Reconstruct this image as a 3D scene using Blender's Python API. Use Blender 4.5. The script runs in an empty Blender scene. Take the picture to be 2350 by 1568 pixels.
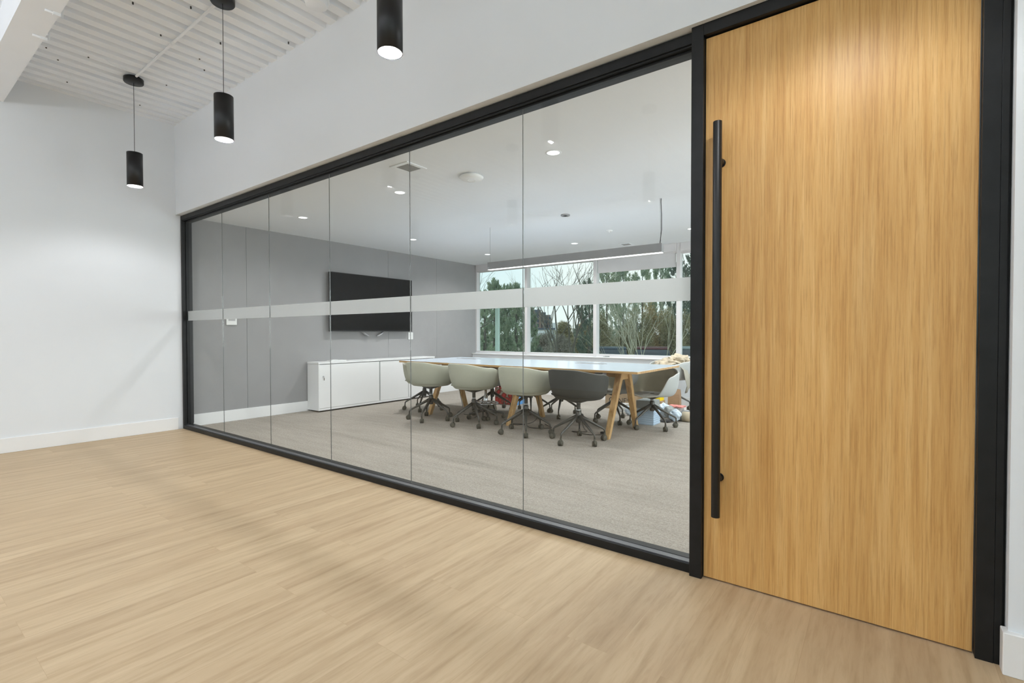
import bpy, bmesh, math, random
from mathutils import Vector, Matrix
PI = math.pi
rnd = random.Random(7)
D = bpy.data
scene = bpy.context.scene
COL = scene.collection

# ------------------------------------------------------------------ camera
CAM = Vector((6.6941, -2.3589, 1.14)); YAW, PITCH, ROLL, FPX = -0.6417, -0.0170, -0.0015, 1130.49
fwd = Vector((math.sin(YAW)*math.cos(PITCH), math.cos(YAW)*math.cos(PITCH), math.sin(PITCH)))
rgt = Vector((math.cos(YAW), -math.sin(YAW), 0)); upv = rgt.cross(fwd)
r2 = rgt*math.cos(ROLL) + upv*math.sin(ROLL); u2 = upv*math.cos(ROLL) - rgt*math.sin(ROLL)
cam = D.cameras.new('camera'); camo = D.objects.new('camera', cam); COL.objects.link(camo)
cam.sensor_width = 36; cam.lens = FPX*36/2350; cam.clip_start = .05; cam.clip_end = 2000
M = Matrix((( r2.x, u2.x, -fwd.x, CAM.x), (r2.y, u2.y, -fwd.y, CAM.y), (r2.z, u2.z, -fwd.z, CAM.z), (0, 0, 0, 1)))
camo.matrix_world = M
scene.camera = camo
def at(px, py, depth):                      # a point seen at that place of the photograph, at that depth
    d = fwd + r2*((px-1175)/FPX) - u2*((py-784)/FPX)
    return CAM + d*depth

# ------------------------------------------------------------------ view, world
vs = scene.view_settings
vs.view_transform = 'Standard'; vs.look = 'None'; vs.gamma = 1; vs.use_curve_mapping = False
vs.exposure = 0.0
scene.cycles.use_denoising = True
scene.cycles.max_bounces = 14; scene.cycles.diffuse_bounces = 8; scene.cycles.glossy_bounces = 5
scene.cycles.transparent_max_bounces = 40; scene.cycles.transmission_bounces = 10
scene.cycles.sample_clamp_indirect = 6; scene.cycles.blur_glossy = 0.5
w = D.worlds.new('sky'); scene.world = w; w.use_nodes = True
nt = w.node_tree; nt.nodes.clear()
o = nt.nodes.new('ShaderNodeOutputWorld'); bg = nt.nodes.new('ShaderNodeBackground')
tc = nt.nodes.new('ShaderNodeTexCoord'); sx = nt.nodes.new('ShaderNodeSeparateXYZ')
cr = nt.nodes.new('ShaderNodeValToRGB'); ns = nt.nodes.new('ShaderNodeTexNoise'); mx = nt.nodes.new('ShaderNodeMix')
mx.data_type = 'RGBA'; ns.inputs['Scale'].default_value = 3.0; ns.inputs['Detail'].default_value = 5
cr.color_ramp.elements[0].position = .0; cr.color_ramp.elements[0].color = (.86, .96, .97, 1)
cr.color_ramp.elements[1].position = .5; cr.color_ramp.elements[1].color = (.52, .74, .92, 1)
c2 = nt.nodes.new('ShaderNodeValToRGB'); c2.color_ramp.elements[0].position = .42; c2.color_ramp.elements[1].position = .62
nt.links.new(tc.outputs['Generated'], sx.inputs[0]); nt.links.new(sx.outputs[2], cr.inputs[0])
nt.links.new(tc.outputs['Generated'], ns.inputs[0]); nt.links.new(ns.outputs[0], c2.inputs[0])
nt.links.new(c2.outputs[0], mx.inputs[0]); nt.links.new(cr.outputs[0], mx.inputs[6]); mx.inputs[7].default_value = (.95, .98, .98, 1)
nt.links.new(mx.outputs[2], bg.inputs[0]); bg.inputs[1].default_value = 1.15
nt.links.new(bg.outputs[0], o.inputs[0])

P_PENDANT, P_DOWN, P_LINEAR_UP, P_LINEAR_DN, P_SIDE, P_BACK, P_ROOM, P_UP = 21, 79, .6, 17, 36, 7, 180, 76

def lamp(name, kind, loc, power, parent=None, rot=(0,0,0), **kw):
    l = D.lights.new(name, kind); l.energy = power
    for k, v in kw.items(): setattr(l, k, v)
    ob = D.objects.new(name, l); COL.objects.link(ob); ob.location = loc; ob.rotation_euler = rot
    if parent: ob.parent = parent
    return ob
# added fill areas standing in for daylight at unseen windows of both rooms
lamp('lobby_daylight', 'AREA', (10.85, -3.4, 1.9), P_SIDE, rot=(0, PI/2+.9, 0), shape='RECTANGLE', size=2.6, size_y=4.8, color=(.90, .96, 1))
lamp('lobby_daylight_back', 'AREA', (7.45, -6.1, 1.9), P_BACK, rot=(PI/2+.95, 0, 0), shape='RECTANGLE', size=5.2, size_y=2.6, color=(.90, .96, 1))
lamp('meeting_daylight', 'AREA', (9.35, 2.9, 1.5), P_ROOM, rot=(0, PI/2+.75, 0), shape='RECTANGLE', size=1.9, size_y=4.2, color=(.95, .98, 1))

# ------------------------------------------------------------------ materials
def newmat(name):
    m = D.materials.new(name); m.use_nodes = True; m.node_tree.nodes.clear(); return m, m.node_tree
def mat(name, col, rough=.5, metal=0, spec=.5, var=.0, scale=8, bump=0, bscale=60, emit=None, estr=0):
    m, n = newmat(name); N = n.nodes; L = n.links
    out = N.new('ShaderNodeOutputMaterial'); b = N.new('ShaderNodeBsdfPrincipled'); L.new(b.outputs[0], out.inputs[0])
    b.inputs['Roughness'].default_value = rough; b.inputs['Metallic'].default_value = metal
    b.inputs['Specular IOR Level'].default_value = spec
    t = N.new('ShaderNodeTexCoord'); nz = N.new('ShaderNodeTexNoise'); nz.inputs['Scale'].default_value = scale; nz.inputs['Detail'].default_value = 4
    L.new(t.outputs['Object'], nz.inputs[0])
    r = N.new('ShaderNodeValToRGB'); r.color_ramp.elements[0].position = .3; r.color_ramp.elements[1].position = .7
    r.color_ramp.elements[0].color = tuple(c*(1-var) for c in col)+(1,); r.color_ramp.elements[1].color = tuple(min(1, c*(1+var)) for c in col)+(1,)
    L.new(nz.outputs[0], r.inputs[0]); L.new(r.outputs[0], b.inputs['Base Color'])
    if bump:
        n2 = N.new('ShaderNodeTexNoise'); n2.inputs['Scale'].default_value = bscale; L.new(t.outputs['Object'], n2.inputs[0])
        bp = N.new('ShaderNodeBump'); bp.inputs['Strength'].default_value = bump; bp.inputs['Distance'].default_value = .002
        L.new(n2.outputs[0], bp.inputs['Height']); L.new(bp.outputs[0], b.inputs['Normal'])
    if emit:
        b.inputs['Emission Color'].default_value = tuple(emit)+(1,); b.inputs['Emission Strength'].default_value = estr
    return m
def mapped(n, scale, rot=(0,0,0), coord='Object'):
    t = n.nodes.new('ShaderNodeTexCoord'); mp = n.nodes.new('ShaderNodeMapping')
    mp.inputs['Scale'].default_value = scale; mp.inputs['Rotation'].default_value = rot
    n.links.new(t.outputs[coord], mp.inputs[0]); return mp
def ramp(n, src, stops):
    r = n.nodes.new('ShaderNodeValToRGB'); e = r.color_ramp.elements
    while len(e) < len(stops): e.new(.5)
    for i, (p, c) in enumerate(stops): e[i].position = p; e[i].color = tuple(c)+(1,)
    n.links.new(src, r.inputs[0]); return r
def noise(n, mp, scale, detail=4, rough=.5, dist=0):
    z = n.nodes.new('ShaderNodeTexNoise'); z.inputs['Scale'].default_value = scale; z.inputs['Detail'].default_value = detail
    z.inputs['Roughness'].default_value = rough; z.inputs['Distortion'].default_value = dist
    n.links.new(mp.outputs[0], z.inputs[0]); return z
def mixc(n, fac, a, b, mode='MIX'):
    m = n.nodes.new('ShaderNodeMix'); m.data_type = 'RGBA'; m.blend_type = mode
    if isinstance(fac, float): m.inputs[0].default_value = fac
    else: n.links.new(fac, m.inputs[0])
    for i, s in ((6, a), (7, b)):
        if isinstance(s, tuple): m.inputs[i].default_value = s+(1,)
        else: n.links.new(s, m.inputs[i])
    return m
def prin(n, color, rough=.5, spec=.5):
    out = n.nodes.new('ShaderNodeOutputMaterial'); b = n.nodes.new('ShaderNodeBsdfPrincipled'); n.links.new(b.outputs[0], out.inputs[0])
    n.links.new(color, b.inputs['Base Color']); b.inputs['Roughness'].default_value = rough; b.inputs['Specular IOR Level'].default_value = spec
    return b

def m_veneer():                                   # straight vertical oak grain
    m, n = newmat('oak_veneer')
    mp = mapped(n, (1, 1, .035)); a = noise(n, mp, 34, 8, .72, .25)
    r = ramp(n, a.outputs[0], [(.30, (.53, .275, .080)), (.46, (.65, .37, .125)), (.56, (.70, .42, .155)), (.70, (.78, .505, .215))])
    mp2 = mapped(n, (1, 1, .022)); b = noise(n, mp2, 170, 4, .7)
    r2_ = ramp(n, b.outputs[0], [(.38, (.66, .58, .48)), (.50, (1, 1, 1))])
    mp3 = mapped(n, (1, 1, .1)); c = noise(n, mp3, 3.5, 2)
    r3 = ramp(n, c.outputs[0], [(.35, (.88, .86, .84)), (.65, (1.0, 1.0, 1.0))])
    x = mixc(n, .55, r.outputs[0], r2_.outputs[0], 'MULTIPLY'); y = mixc(n, 1.0, x.outputs[2], r3.outputs[0], 'MULTIPLY')
    prin(n, y.outputs[2], .42, .35); return m
def m_planks():                                   # light oak vinyl planks running away from the glass wall
    m, n = newmat('oak_plank_floor'); N, L = n.nodes, n.links
    mp = mapped(n, (1, 1, 1), (0, 0, PI/2))
    br = N.new('ShaderNodeTexBrick'); br.offset = .37; br.inputs['Scale'].default_value = 1
    br.inputs['Brick Width'].default_value = 1.22; br.inputs['Row Height'].default_value = .18; br.inputs['Mortar Size'].default_value = .0006
    br.inputs['Mortar Smooth'].default_value = .3; br.inputs['Bias'].default_value = 0
    br.inputs['Color1'].default_value = (.30, .30, .30, 1); br.inputs['Color2'].default_value = (.70, .70, .70, 1); br.inputs['Mortar'].default_value = (0, 0, 0, 1)
    L.new(mp.outputs[0], br.inputs[0])
    # grain coordinates shifted plank by plank
    add = N.new('ShaderNodeVectorMath'); add.operation = 'MULTIPLY_ADD'
    t = N.new('ShaderNodeTexCoord'); L.new(br.outputs[0], add.inputs[0]); add.inputs[1].default_value = (9, 17, 5); L.new(t.outputs['Object'], add.inputs[2])
    mp2 = N.new('ShaderNodeMapping'); mp2.inputs['Scale'].default_value = (1, .10, 1); L.new(add.outputs[0], mp2.inputs[0])
    g1 = noise(n, mp2, 7, 5, .55, .9); g2 = noise(n, mp2, 60, 4, .6, .3)
    wv = N.new('ShaderNodeTexWave'); wv.wave_type = 'RINGS'; wv.rings_direction = 'Z'; wv.inputs['Scale'].default_value = 3.0; wv.inputs['Distortion'].default_value = 6
    wv.inputs['Detail'].default_value = 3; wv.inputs['Detail Scale'].default_value = 1.6; L.new(mp2.outputs[0], wv.inputs[0])
    r1 = ramp(n, g1.outputs[0], [(.25, (.455, .325, .195)), (.5, (.53, .395, .245)), (.76, (.60, .46, .295))])
    r2_ = ramp(n, g2.outputs[0], [(.32, (.86, .84, .81)), (.56, (1, 1, 1))])
    rw = ramp(n, wv.outputs[1], [(.0, (.84, .81, .77)), (.30, (1, 1, 1))])
    a = mixc(n, .8, r1.outputs[0], r2_.outputs[0], 'MULTIPLY'); b = mixc(n, .55, a.outputs[2], rw.outputs[0], 'MULTIPLY')
    tone = ramp(n, br.outputs[0], [(.0, (.82, .79, .75)), (.28, (.93, .925, .92)), (.72, (1, 1, 1))])
    c = mixc(n, 1.0, b.outputs[2], tone.outputs[0], 'MULTIPLY')
    bs = prin(n, c.outputs[2], .48, .35); return m
def m_carpet():
    m, n = newmat('grey_carpet_tiles'); N, L = n.nodes, n.links
    mp = mapped(n, (1, 1.6, 1)); a = noise(n, mp, 42, 6, .85)
    mp2 = mapped(n, (1, 1, 1)); b = noise(n, mp2, 110, 3, .85)
    mp3 = mapped(n, (.6, 4, 1)); c = noise(n, mp3, 3.2, 5, .65)
    r1 = ramp(n, a.outputs[0], [(.3, (.30, .265, .225)), (.5, (.42, .38, .335)), (.7, (.54, .50, .455))])
    r2_ = ramp(n, b.outputs[0], [(.34, (.50, .49, .48)), (.52, (1, 1, 1))])
    r3 = ramp(n, c.outputs[0], [(.35, (.88, .88, .87)), (.6, (1, 1, 1))])
    x = mixc(n, .75, r1.outputs[0], r2_.outputs[0], 'MULTIPLY'); y = mixc(n, 1.0, x.outputs[2], r3.outputs[0], 'MULTIPLY')
    bs = prin(n, y.outputs[2], .95, .1)
    bp = N.new('ShaderNodeBump'); bp.inputs['Strength'].default_value = .4; bp.inputs['Distance'].default_value = .004
    L.new(b.outputs[0], bp.inputs['Height']); L.new(bp.outputs[0], bs.inputs['Normal']); return m
def m_glass(name, tint=(.975, .985, .98), extra=1.0):
    m, n = newmat(name); N, L = n.nodes, n.links
    out = N.new('ShaderNodeOutputMaterial'); tr = N.new('ShaderNodeBsdfTransparent'); gl = N.new('ShaderNodeBsdfGlossy'); mix = N.new('ShaderNodeMixShader')
    tr.inputs[0].default_value = tint+(1,); gl.inputs['Roughness'].default_value = 0.0; gl.inputs[0].default_value = (1, 1, 1, 1)
    lw = N.new('ShaderNodeLayerWeight'); lw.inputs['Blend'].default_value = .5
    pw = N.new('ShaderNodeMath'); pw.operation = 'POWER'; pw.inputs[1].default_value = 5; L.new(lw.outputs['Facing'], pw.inputs[0])
    ma = N.new('ShaderNodeMath'); ma.operation = 'MULTIPLY_ADD'; ma.inputs[1].default_value = .17*extra; ma.inputs[2].default_value = .015*extra; L.new(pw.outputs[0], ma.inputs[0])
    L.new(ma.outputs[0], mix.inputs[0]); L.new(tr.outputs[0], mix.inputs[1]); L.new(gl.outputs[0], mix.inputs[2]); L.new(mix.outputs[0], out.inputs[0]); return m
def m_film():                                    # etched frosted strip: blurs what is behind and catches the room light
    m, n = newmat('frosted_film'); N, L = n.nodes, n.links
    out = N.new('ShaderNodeOutputMaterial'); df = N.new('ShaderNodeBsdfDiffuse'); tl = N.new('ShaderNodeBsdfTranslucent')
    mp = mapped(n, (1, 1, 1)); z = noise(n, mp, 90, 2); r = ramp(n, z.outputs[0], [(.4, (.91, .91, .91)), (.6, (.92, .92, .92))])
    L.new(r.outputs[0], df.inputs[0]); L.new(r.outputs[0], tl.inputs[0])
    m1 = N.new('ShaderNodeMixShader'); m1.inputs[0].default_value = .66; L.new(df.outputs[0], m1.inputs[1]); L.new(tl.outputs[0], m1.inputs[2])
    rf = N.new('ShaderNodeBsdfRefraction'); rf.inputs['Roughness'].default_value = .5; rf.inputs['IOR'].default_value = 1.25; rf.inputs[0].default_value = (.95, .95, .95, 1)
    m2 = N.new('ShaderNodeMixShader'); m2.inputs[0].default_value = .50; L.new(m1.outputs[0], m2.inputs[1]); L.new(rf.outputs[0], m2.inputs[2])
    L.new(m2.outputs[0], out.inputs[0]); return m
def m_leaf(name, c1, c2, scale=1.2):
    m, n = newmat(name); mp = mapped(n, (1, 1, 1)); a = noise(n, mp, scale, 4, .7)
    r = ramp(n, a.outputs[0], [(.3, c1), (.7, c2)])
    prin(n, r.outputs[0], .7, .2); return m
def m_fruit():
    m, n = newmat('strawberry_print'); N, L = n.nodes, n.links
    mp = mapped(n, (1, 1, 1)); v = N.new('ShaderNodeTexVoronoi'); v.inputs['Scale'].default_value = 16; L.new(mp.outputs[0], v.inputs[0])
    r = ramp(n, v.outputs['Distance'], [(.0, (.75, .12, .10)), (.45, (.55, .03, .03)), (.62, (.20, .05, .04)), (.8, (.55, .50, .42))])
    prin(n, r.outputs[0], .35, .5); return m
def m_weave(name, col):
    m, n = newmat(name); N, L = n.nodes, n.links
    mp = mapped(n, (1, 1, 1)); a = noise(n, mp, 420, 2, .6); b = noise(n, mp, 5, 3)
    r = ramp(n, a.outputs[0], [(.35, tuple(c*.88 for c in col)), (.6, tuple(c*1.05 for c in col))])
    r2_ = ramp(n, b.outputs[0], [(.3, (.95, .95, .95)), (.7, (1, 1, 1))]); x = mixc(n, 1.0, r.outputs[0], r2_.outputs[0], 'MULTIPLY')
    prin(n, x.outputs[2], .85, .2); return m
def m_facade():
    m, n = newmat('tower_facade'); N, L = n.nodes, n.links
    mp = mapped(n, (1, 1, 1)); br = N.new('ShaderNodeTexBrick'); br.inputs['Scale'].default_value = 1; br.inputs['Brick Width'].default_value = 4.2
    br.inputs['Row Height'].default_value = 3; br.offset = 0; br.inputs['Mortar Size'].default_value = .5
    mp.inputs['Rotation'].default_value = (PI/2, 0, 0)
    br.inputs['Color1'].default_value = (.16, .19, .23, 1); br.inputs['Color2'].default_value = (.11, .14, .18, 1); br.inputs['Mortar'].default_value = (.34, .30, .28, 1)
    L.new(mp.outputs[0], br.inputs[0]); prin(n, br.outputs[0], .7); return m

WHITE = (.80, .80, .80)
MT = dict(
    wall=mat('white_wall_paint', (.775, .80, .83), .9, spec=.1, var=.008, scale=2, bump=.05, bscale=200),
    ceil=mat('white_ceiling_paint', (.80, .82, .84), .95, spec=.08, var=.006, scale=2),
    deck=mat('white_painted_steel_deck', (.86, .885, .92), .6, spec=.2, var=.01, scale=3),
    base=mat('white_semi_gloss_trim', (.84, .84, .84), .35, spec=.4, var=.006, scale=4),
    panel=m_weave('grey_fabric_wall_panel', (.335, .33, .33)),
    black=mat('black_powder_coat', (.009, .0095, .010), .42, spec=.30, var=.25, scale=14, bump=.06, bscale=500),
    blackmat=mat('black_satin_metal', (.006, .006, .007), .42, spec=.5, var=.1),
    veneer=m_veneer(), planks=m_planks(), carpet=m_carpet(),
    glass=m_glass('clear_partition_glass'), wglass=m_glass('window_glass', (.93, .97, .955), .7), film=m_film(),
    seal=mat('clear_silicone_joint', (.10, .10, .10), .25, spec=.6, var=.1, scale=30),
    gasket=mat('grey_glazing_gasket', (.10, .10, .105), .35, spec=.5, var=.1, scale=20),
    edge=mat('joint_highlight', (.75, .77, .78), .2, spec=.7, var=.05),
    refl=mat('white_reflector', (.88, .88, .88), .4, spec=.4, var=.01),
    bulb=mat('lamp_lens', (1, 1, 1), .3, emit=(1, 1, 1), estr=6, var=.0),
    led=mat('led_diffuser', (1, 1, 1), .4, emit=(1, 1, 1), estr=2.2),
    strip=mat('led_strip_diffuser', (1, 1, 1), .4, emit=(1, 1, 1), estr=1.6),
    alu=mat('grey_anodised_aluminium', (.32, .32, .325), .45, metal=.3, var=.04, scale=6),
    wfr=mat('window_frame_enamel', (.66, .64, .64), .4, spec=.4, var=.01),
    blind=m_weave('pale_blind_fabric', (.70, .69, .69)),
    tv=mat('tv_screen_glass', (.0015, .0015, .0015), .5, spec=.04, var=.1), tvb=mat('tv_bezel', (.01, .01, .01), .35, var=.1),
    cab=mat('white_cabinet_lacquer', (.86, .86, .86), .3, spec=.4, var=.006), dark=mat('dark_plinth', (.06, .055, .05), .8, var=.1),
    ttop=mat('white_laminate_table', (.70, .79, .90), .16, spec=.6, var=.01), oak=None,
    shell=m_weave('sage_grey_upholstery', (.47, .475, .385)), shelld=m_weave('charcoal_upholstery', (.062, .062, .055)),
    shellb=m_weave('pale_grey_upholstery', (.46, .48, .47)),
    base_c=mat('bronze_grey_metal', (.085, .083, .075), .38, metal=.4, var=.08), caster=mat('caster_plastic', (.075, .070, .052), .5, var=.15, scale=30),
    chrome=mat('polished_chrome', (.75, .77, .80), .15, metal=1, var=.03), plastic=mat('white_plastic', (.80, .80, .79), .4, var=.01),
    gplast=mat('grey_vent_mesh', (.42, .42, .42), .7, var=.12, scale=120), cord=mat('black_cable', (.02, .02, .022), .6, var=.1),
    card=mat('brown_cardboard', (.40, .30, .20), .85, spec=.1, var=.10, scale=9), cardl=mat('light_cardboard', (.55, .40, .25), .85, spec=.1, var=.06, scale=9),
    bag=mat('brown_paper', (.33, .21, .12), .85, var=.12, scale=18, bump=.4, bscale=30), ink=mat('black_print', (.02, .02, .02), .7, var=.05),
    fruit=m_fruit(), red=mat('dark_red_gloss_print', (.20, .008, .008), .3, var=.25, scale=10),
    blue=mat('blue_plastic', (.10, .35, .75), .4, var=.1), yellow=mat('yellow_packaging', (.85, .62, .02), .4, var=.08, scale=20),
    cyan=mat('cyan_packaging', (.12, .50, .70), .4, var=.2, scale=25), bin=mat('frosted_blue_plastic', (.52, .66, .80), .3, spec=.6, var=.05),
    grey=mat('mid_grey_plastic', (.30, .32, .31), .5, var=.05), roll=mat('grey_roll_felt', (.22, .24, .25), .8, var=.12, scale=30),
    tan=mat('tan_wrap', (.50, .42, .30), .6, var=.1), wrap=mat('crumpled_clear_wrap', (.58, .68, .78), .25, spec=.8, var=.2, scale=22, bump=.7, bscale=40),
    cream=mat('cream_crumpled_cloth', (.56, .48, .36), .85, var=.2, scale=9, bump=.5, bscale=25), beige=mat('beige_canvas', (.36, .34, .28), .85, var=.1),
    paper=mat('printed_paper', (.66, .62, .60), .7, var=.25, scale=60), pink=mat('red_white_print', (.70, .25, .22), .6, var=.5, scale=45),
    pine=m_leaf('pine_needles', (.20, .285, .20), (.46, .54, .35), 1.5), pined=m_leaf('dark_pine_needles', (.08, .13, .105), (.22, .28, .20), 1.5),
    olive=m_leaf('olive_leaves', (.20, .185, .10), (.46, .42, .24), 1.6), tawny=m_leaf('tawny_winter_leaves', (.30, .22, .10), (.56, .42, .20), 1.4),
    twig=mat('pale_twigs', (.50, .48, .36), .8, var=.15, scale=3), bark=mat('dark_bark', (.13, .125, .10), .9, var=.25, scale=5),
    brush=m_leaf('grey_brown_brush', (.26, .24, .19), (.46, .43, .35), .9),
    ground=mat('winter_grass', (.20, .19, .12), .95, var=.2, scale=.6), facade=m_facade(), towert=mat('tower_cap', (.12, .15, .19), .8, var=.1),
    conc=mat('pale_render', (.82, .86, .88), .8, var=.05), brickr=mat('muted_brick', (.30, .22, .19), .85, var=.12, scale=3),
    fin=mat('pale_green_metal_fin', (.52, .66, .60), .5, var=.03),
    carb=mat('blue_car_paint', (.02, .06, .10), .25, spec=.7, var=.05), carr=mat('maroon_car_paint', (.10, .015, .025), .25, spec=.7, var=.05),
    cars=mat('silver_car_paint', (.30, .36, .37), .3, metal=.3, var=.04), tyre=mat('tyre_rubber', (.02, .02, .02), .8, var=.1), cglass=mat('car_glass', (.03, .04, .045), .08, spec=.9, var=.1),
)
def m_oak(name, axis):
    m, n = newmat(name); sc = [1, 1, 1]; sc[axis] = .06
    a = noise(n, mapped(n, tuple(sc)), 30, 5, .6, .3)
    r = ramp(n, a.outputs[0], [(.3, (.36, .20, .07)), (.5, (.50, .31, .13)), (.7, (.60, .40, .19))]); prin(n, r.outputs[0], .45, .4); return m
MT['oakx'] = m_oak('oak_edge', 0); MT['oakz'] = m_oak('oak_leg', 2)

# ------------------------------------------------------------------ mesh helpers
def add_box(bm, x0, x1, y0, y1, z0, z1, mi=0, mtx=None):
    vs_ = [bm.verts.new((x, y, z)) for z in (z0, z1) for y in (y0, y1) for x in (x0, x1)]
    for f in ((0, 2, 3, 1), (4, 5, 7, 6), (0, 1, 5, 4), (2, 6, 7, 3), (0, 4, 6, 2), (1, 3, 7, 5)):
        fc = bm.faces.new([vs_[i] for i in f]); fc.material_index = mi
    if mtx: bmesh.ops.transform(bm, matrix=mtx, verts=vs_)
    return vs_
def add_tube(bm, pts, rad, n=10, mi=0, caps=True, squash=None):
    """a round bar through pts; rad is a number or one number per point"""
    pts = [Vector(p) for p in pts]; rings = []
    rr = rad if isinstance(rad, (list, tuple)) else [rad]*len(pts)
    ref = None
    for i, p in enumerate(pts):
        d = (pts[min(i+1, len(pts)-1)] - pts[max(i-1, 0)]).normalized()
        if ref is None: ref = Vector((0, 0, 1)) if abs(d.z) < .9 else Vector((1, 0, 0))
        a = d.cross(ref).normalized(); b = a.cross(d).normalized(); ref = b
        rings.append([bm.verts.new(p + a*math.cos(2*PI*k/n)*rr[i] + b*math.sin(2*PI*k/n)*rr[i]*(squash or 1)) for k in range(n)])
    for i in range(len(rings)-1):
        for k in range(n):
            f = bm.faces.new((rings[i][k], rings[i][(k+1) % n], rings[i+1][(k+1) % n], rings[i+1][k])); f.material_index = mi; f.smooth = True
    if caps:
        for r_, rev in ((rings[0], True), (rings[-1], False)):
            f = bm.faces.new(r_[::-1] if rev else r_); f.material_index = mi
def add_lathe(bm, prof, n=32, c=(0, 0, 0), mi=0, axis='z'):
    rings = []
    for r, z in prof:
        ring = []
        for k in range(n):
            a = 2*PI*k/n; v = Vector((r*math.cos(a), r*math.sin(a), z))
            if axis == 'y': v = Vector((v.x, v.z, v.y))
            if axis == 'x': v = Vector((v.z, v.x, v.y))
            ring.append(bm.verts.new(v + Vector(c)))
        rings.append(ring)
    for i in range(len(rings)-1):
        for k in range(n):
            f = bm.faces.new((rings[i][k], rings[i][(k+1) % n], rings[i+1][(k+1) % n], rings[i+1][k])); f.smooth = True; f.material_index = mi
    return rings
def cap(bm, ring, mi=0):
    f = bm.faces.new(ring); f.material_index = mi
def B(): return bmesh.new()
def bx(*a, **k):
    bm = B(); add_box(bm, *a, **k); return bm
def obj(name, bm, m, parent=None, loc=None, bevel=0, smooth_angle=None):
    bmesh.ops.recalc_face_normals(bm, faces=bm.faces)
    me = D.meshes.new(name); bm.to_mesh(me); bm.free()
    for x in (m if isinstance(m, (list, tuple)) else [m]): me.materials.append(MT[x] if isinstance(x, str) else x)
    ob = D.objects.new(name, me); COL.objects.link(ob)
    if parent: ob.parent = parent
    if loc: ob.location = loc
    if bevel:
        b = ob.modifiers.new('edge', 'BEVEL'); b.width = bevel; b.segments = 2; b.limit_method = 'ANGLE'
    return ob
def tag(o, label, cat, group=None, kind=None):
    o['label'] = label; o['category'] = cat
    if group: o['group'] = group
    if kind: o['kind'] = kind
    return o
def thing(name, label, cat, loc=(0, 0, 0), rotz=0, group=None, kind=None):
    o = D.objects.new(name, None); COL.objects.link(o); o.location = loc; o.rotation_euler = (0, 0, rotz); o.empty_display_size = .1
    return tag(o, label, cat, group, kind)
def struct(name, bm, m, label, cat, bevel=0):
    return tag(obj(name, bm, m, bevel=bevel), label, cat, kind='structure')

# ------------------------------------------------------------------ the rooms
XR, YB, ZD, ZC = 11.0, -6.2, 3.59, 2.554          # lobby right end, lobby back, deck underside, meeting ceiling
WX, WY = -.07, 5.42                               # grey wall, window plane
MX = 9.5                                          # right end of the meeting room
SW = -.05                                         # face of the plaster wall around the partition
struct('floor_1', bx(-.3, XR, YB, .05, -.1, 0), 'planks', 'light oak plank floor of the open lobby', 'floor')
struct('floor_2', bx(-.3, MX+.1, .05, 5.6, -.1, 0.0), 'carpet', 'grey beige carpet floor of the meeting room', 'floor')
bm = B(); add_box(bm, -.3, 0, YB, SW, 0, 3.75); add_box(bm, -.3, 0, SW, .0, 0, 3.75)
struct('wall_left', bm, 'wall', 'white painted lobby wall on the left', 'wall')
bmb = B(); add_box(bmb, -.3, XR+.2, YB-.2, YB, 0, .55); add_box(bmb, -.3, XR+.2, YB-.2, YB, 3.3, 3.75)
for x0, x1 in ((-.3, 4.8), (7.3, 7.6), (10.1, XR+.2)): add_box(bmb, x0, x1, YB-.2, YB, .55, 3.3)
for i, (x0, x1) in enumerate(((4.8, 7.3), (7.6, 10.1))):  # unseen windows added to bring light onto the front wall
    struct('window_%d' % (i+20), bx(x0, x1, YB-.12, YB-.10, .55, 3.3), 'wglass', 'lobby back window pane number %d from the left wall' % (i+1), 'window')
struct('wall_back', bmb, 'wall', 'white lobby wall facing the glass partition', 'wall')
bm = B(); add_box(bm, 0, XR, SW, .14, 2.545, 3.75); add_box(bm, 7.045, XR, SW-.013, .14, 0, 2.545)
struct('wall_front', bm, 'wall', 'white wall above the glass partition and right of the door', 'wall')
# unseen lobby end wall; its windows are added for fill light
bm = B(); add_box(bm, XR, XR+.2, YB, .14, 0, .55); add_box(bm, XR, XR+.2, YB, .14, 3.3, 3.75)
for y0, y1 in ((YB, -5.9), (-3.5, -3.2), (-.9, .14)): add_box(bm, XR, XR+.2, y0, y1, .55, 3.3)
struct('wall_right', bm, 'wall', 'white lobby window wall on the right', 'wall')
for i, (y0, y1) in enumerate(((-5.9, -3.5), (-3.2, -.9))):
    g = B(); add_box(g, XR+.08, XR+.10, y0, y1, .55, 3.3)
    struct('window_%d' % (i+6), g, 'wglass', 'lobby window pane number %d from the back wall' % (i+1), 'window')
bm = B(); P = .152; x = -.02; prof = []
while x < XR+.1:
    prof += [(x, ZD), (x+.084, ZD), (x+.094, ZD+.045), (x+.140, ZD+.045)]; x += P
ra = [bm.verts.new((a, YB, b)) for a, b in prof]; rb = [bm.verts.new((a, .02, b)) for a, b in prof]
for i in range(len(prof)-1): bm.faces.new((ra[i], ra[i+1], rb[i+1], rb[i]))
ex = bmesh.ops.extrude_face_region(bm, geom=list(bm.faces)); bmesh.ops.translate(bm, vec=(0, 0, .05), verts=[v for v in ex['geom'] if isinstance(v, bmesh.types.BMVert)])
add_box(bm, -.3, XR+.2, YB, .14, ZD+.09, ZD+.12)
def hit_z(px, py, z):
    d = fwd + r2*((px-1175)/FPX) - u2*((py-784)/FPX); t = (z-CAM.z)/d.z; return CAM + d*t
for px, py in ((305, 8), (438, 18), (369, 81), (203, 131), (154, 188), (382, 195), (321, 241), (133, 137), (106, 109), (506, 100), (458, 135), (469, 161), (662, 99)):
    q = hit_z(px, py, ZD); add_tube(bm, [(q.x, q.y, ZD-.006), (q.x, q.y, ZD+.01)], .006, 8, mi=1)
for yy in (-.52, -1.13):                          # side laps of the steel sheets
    pass
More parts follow.
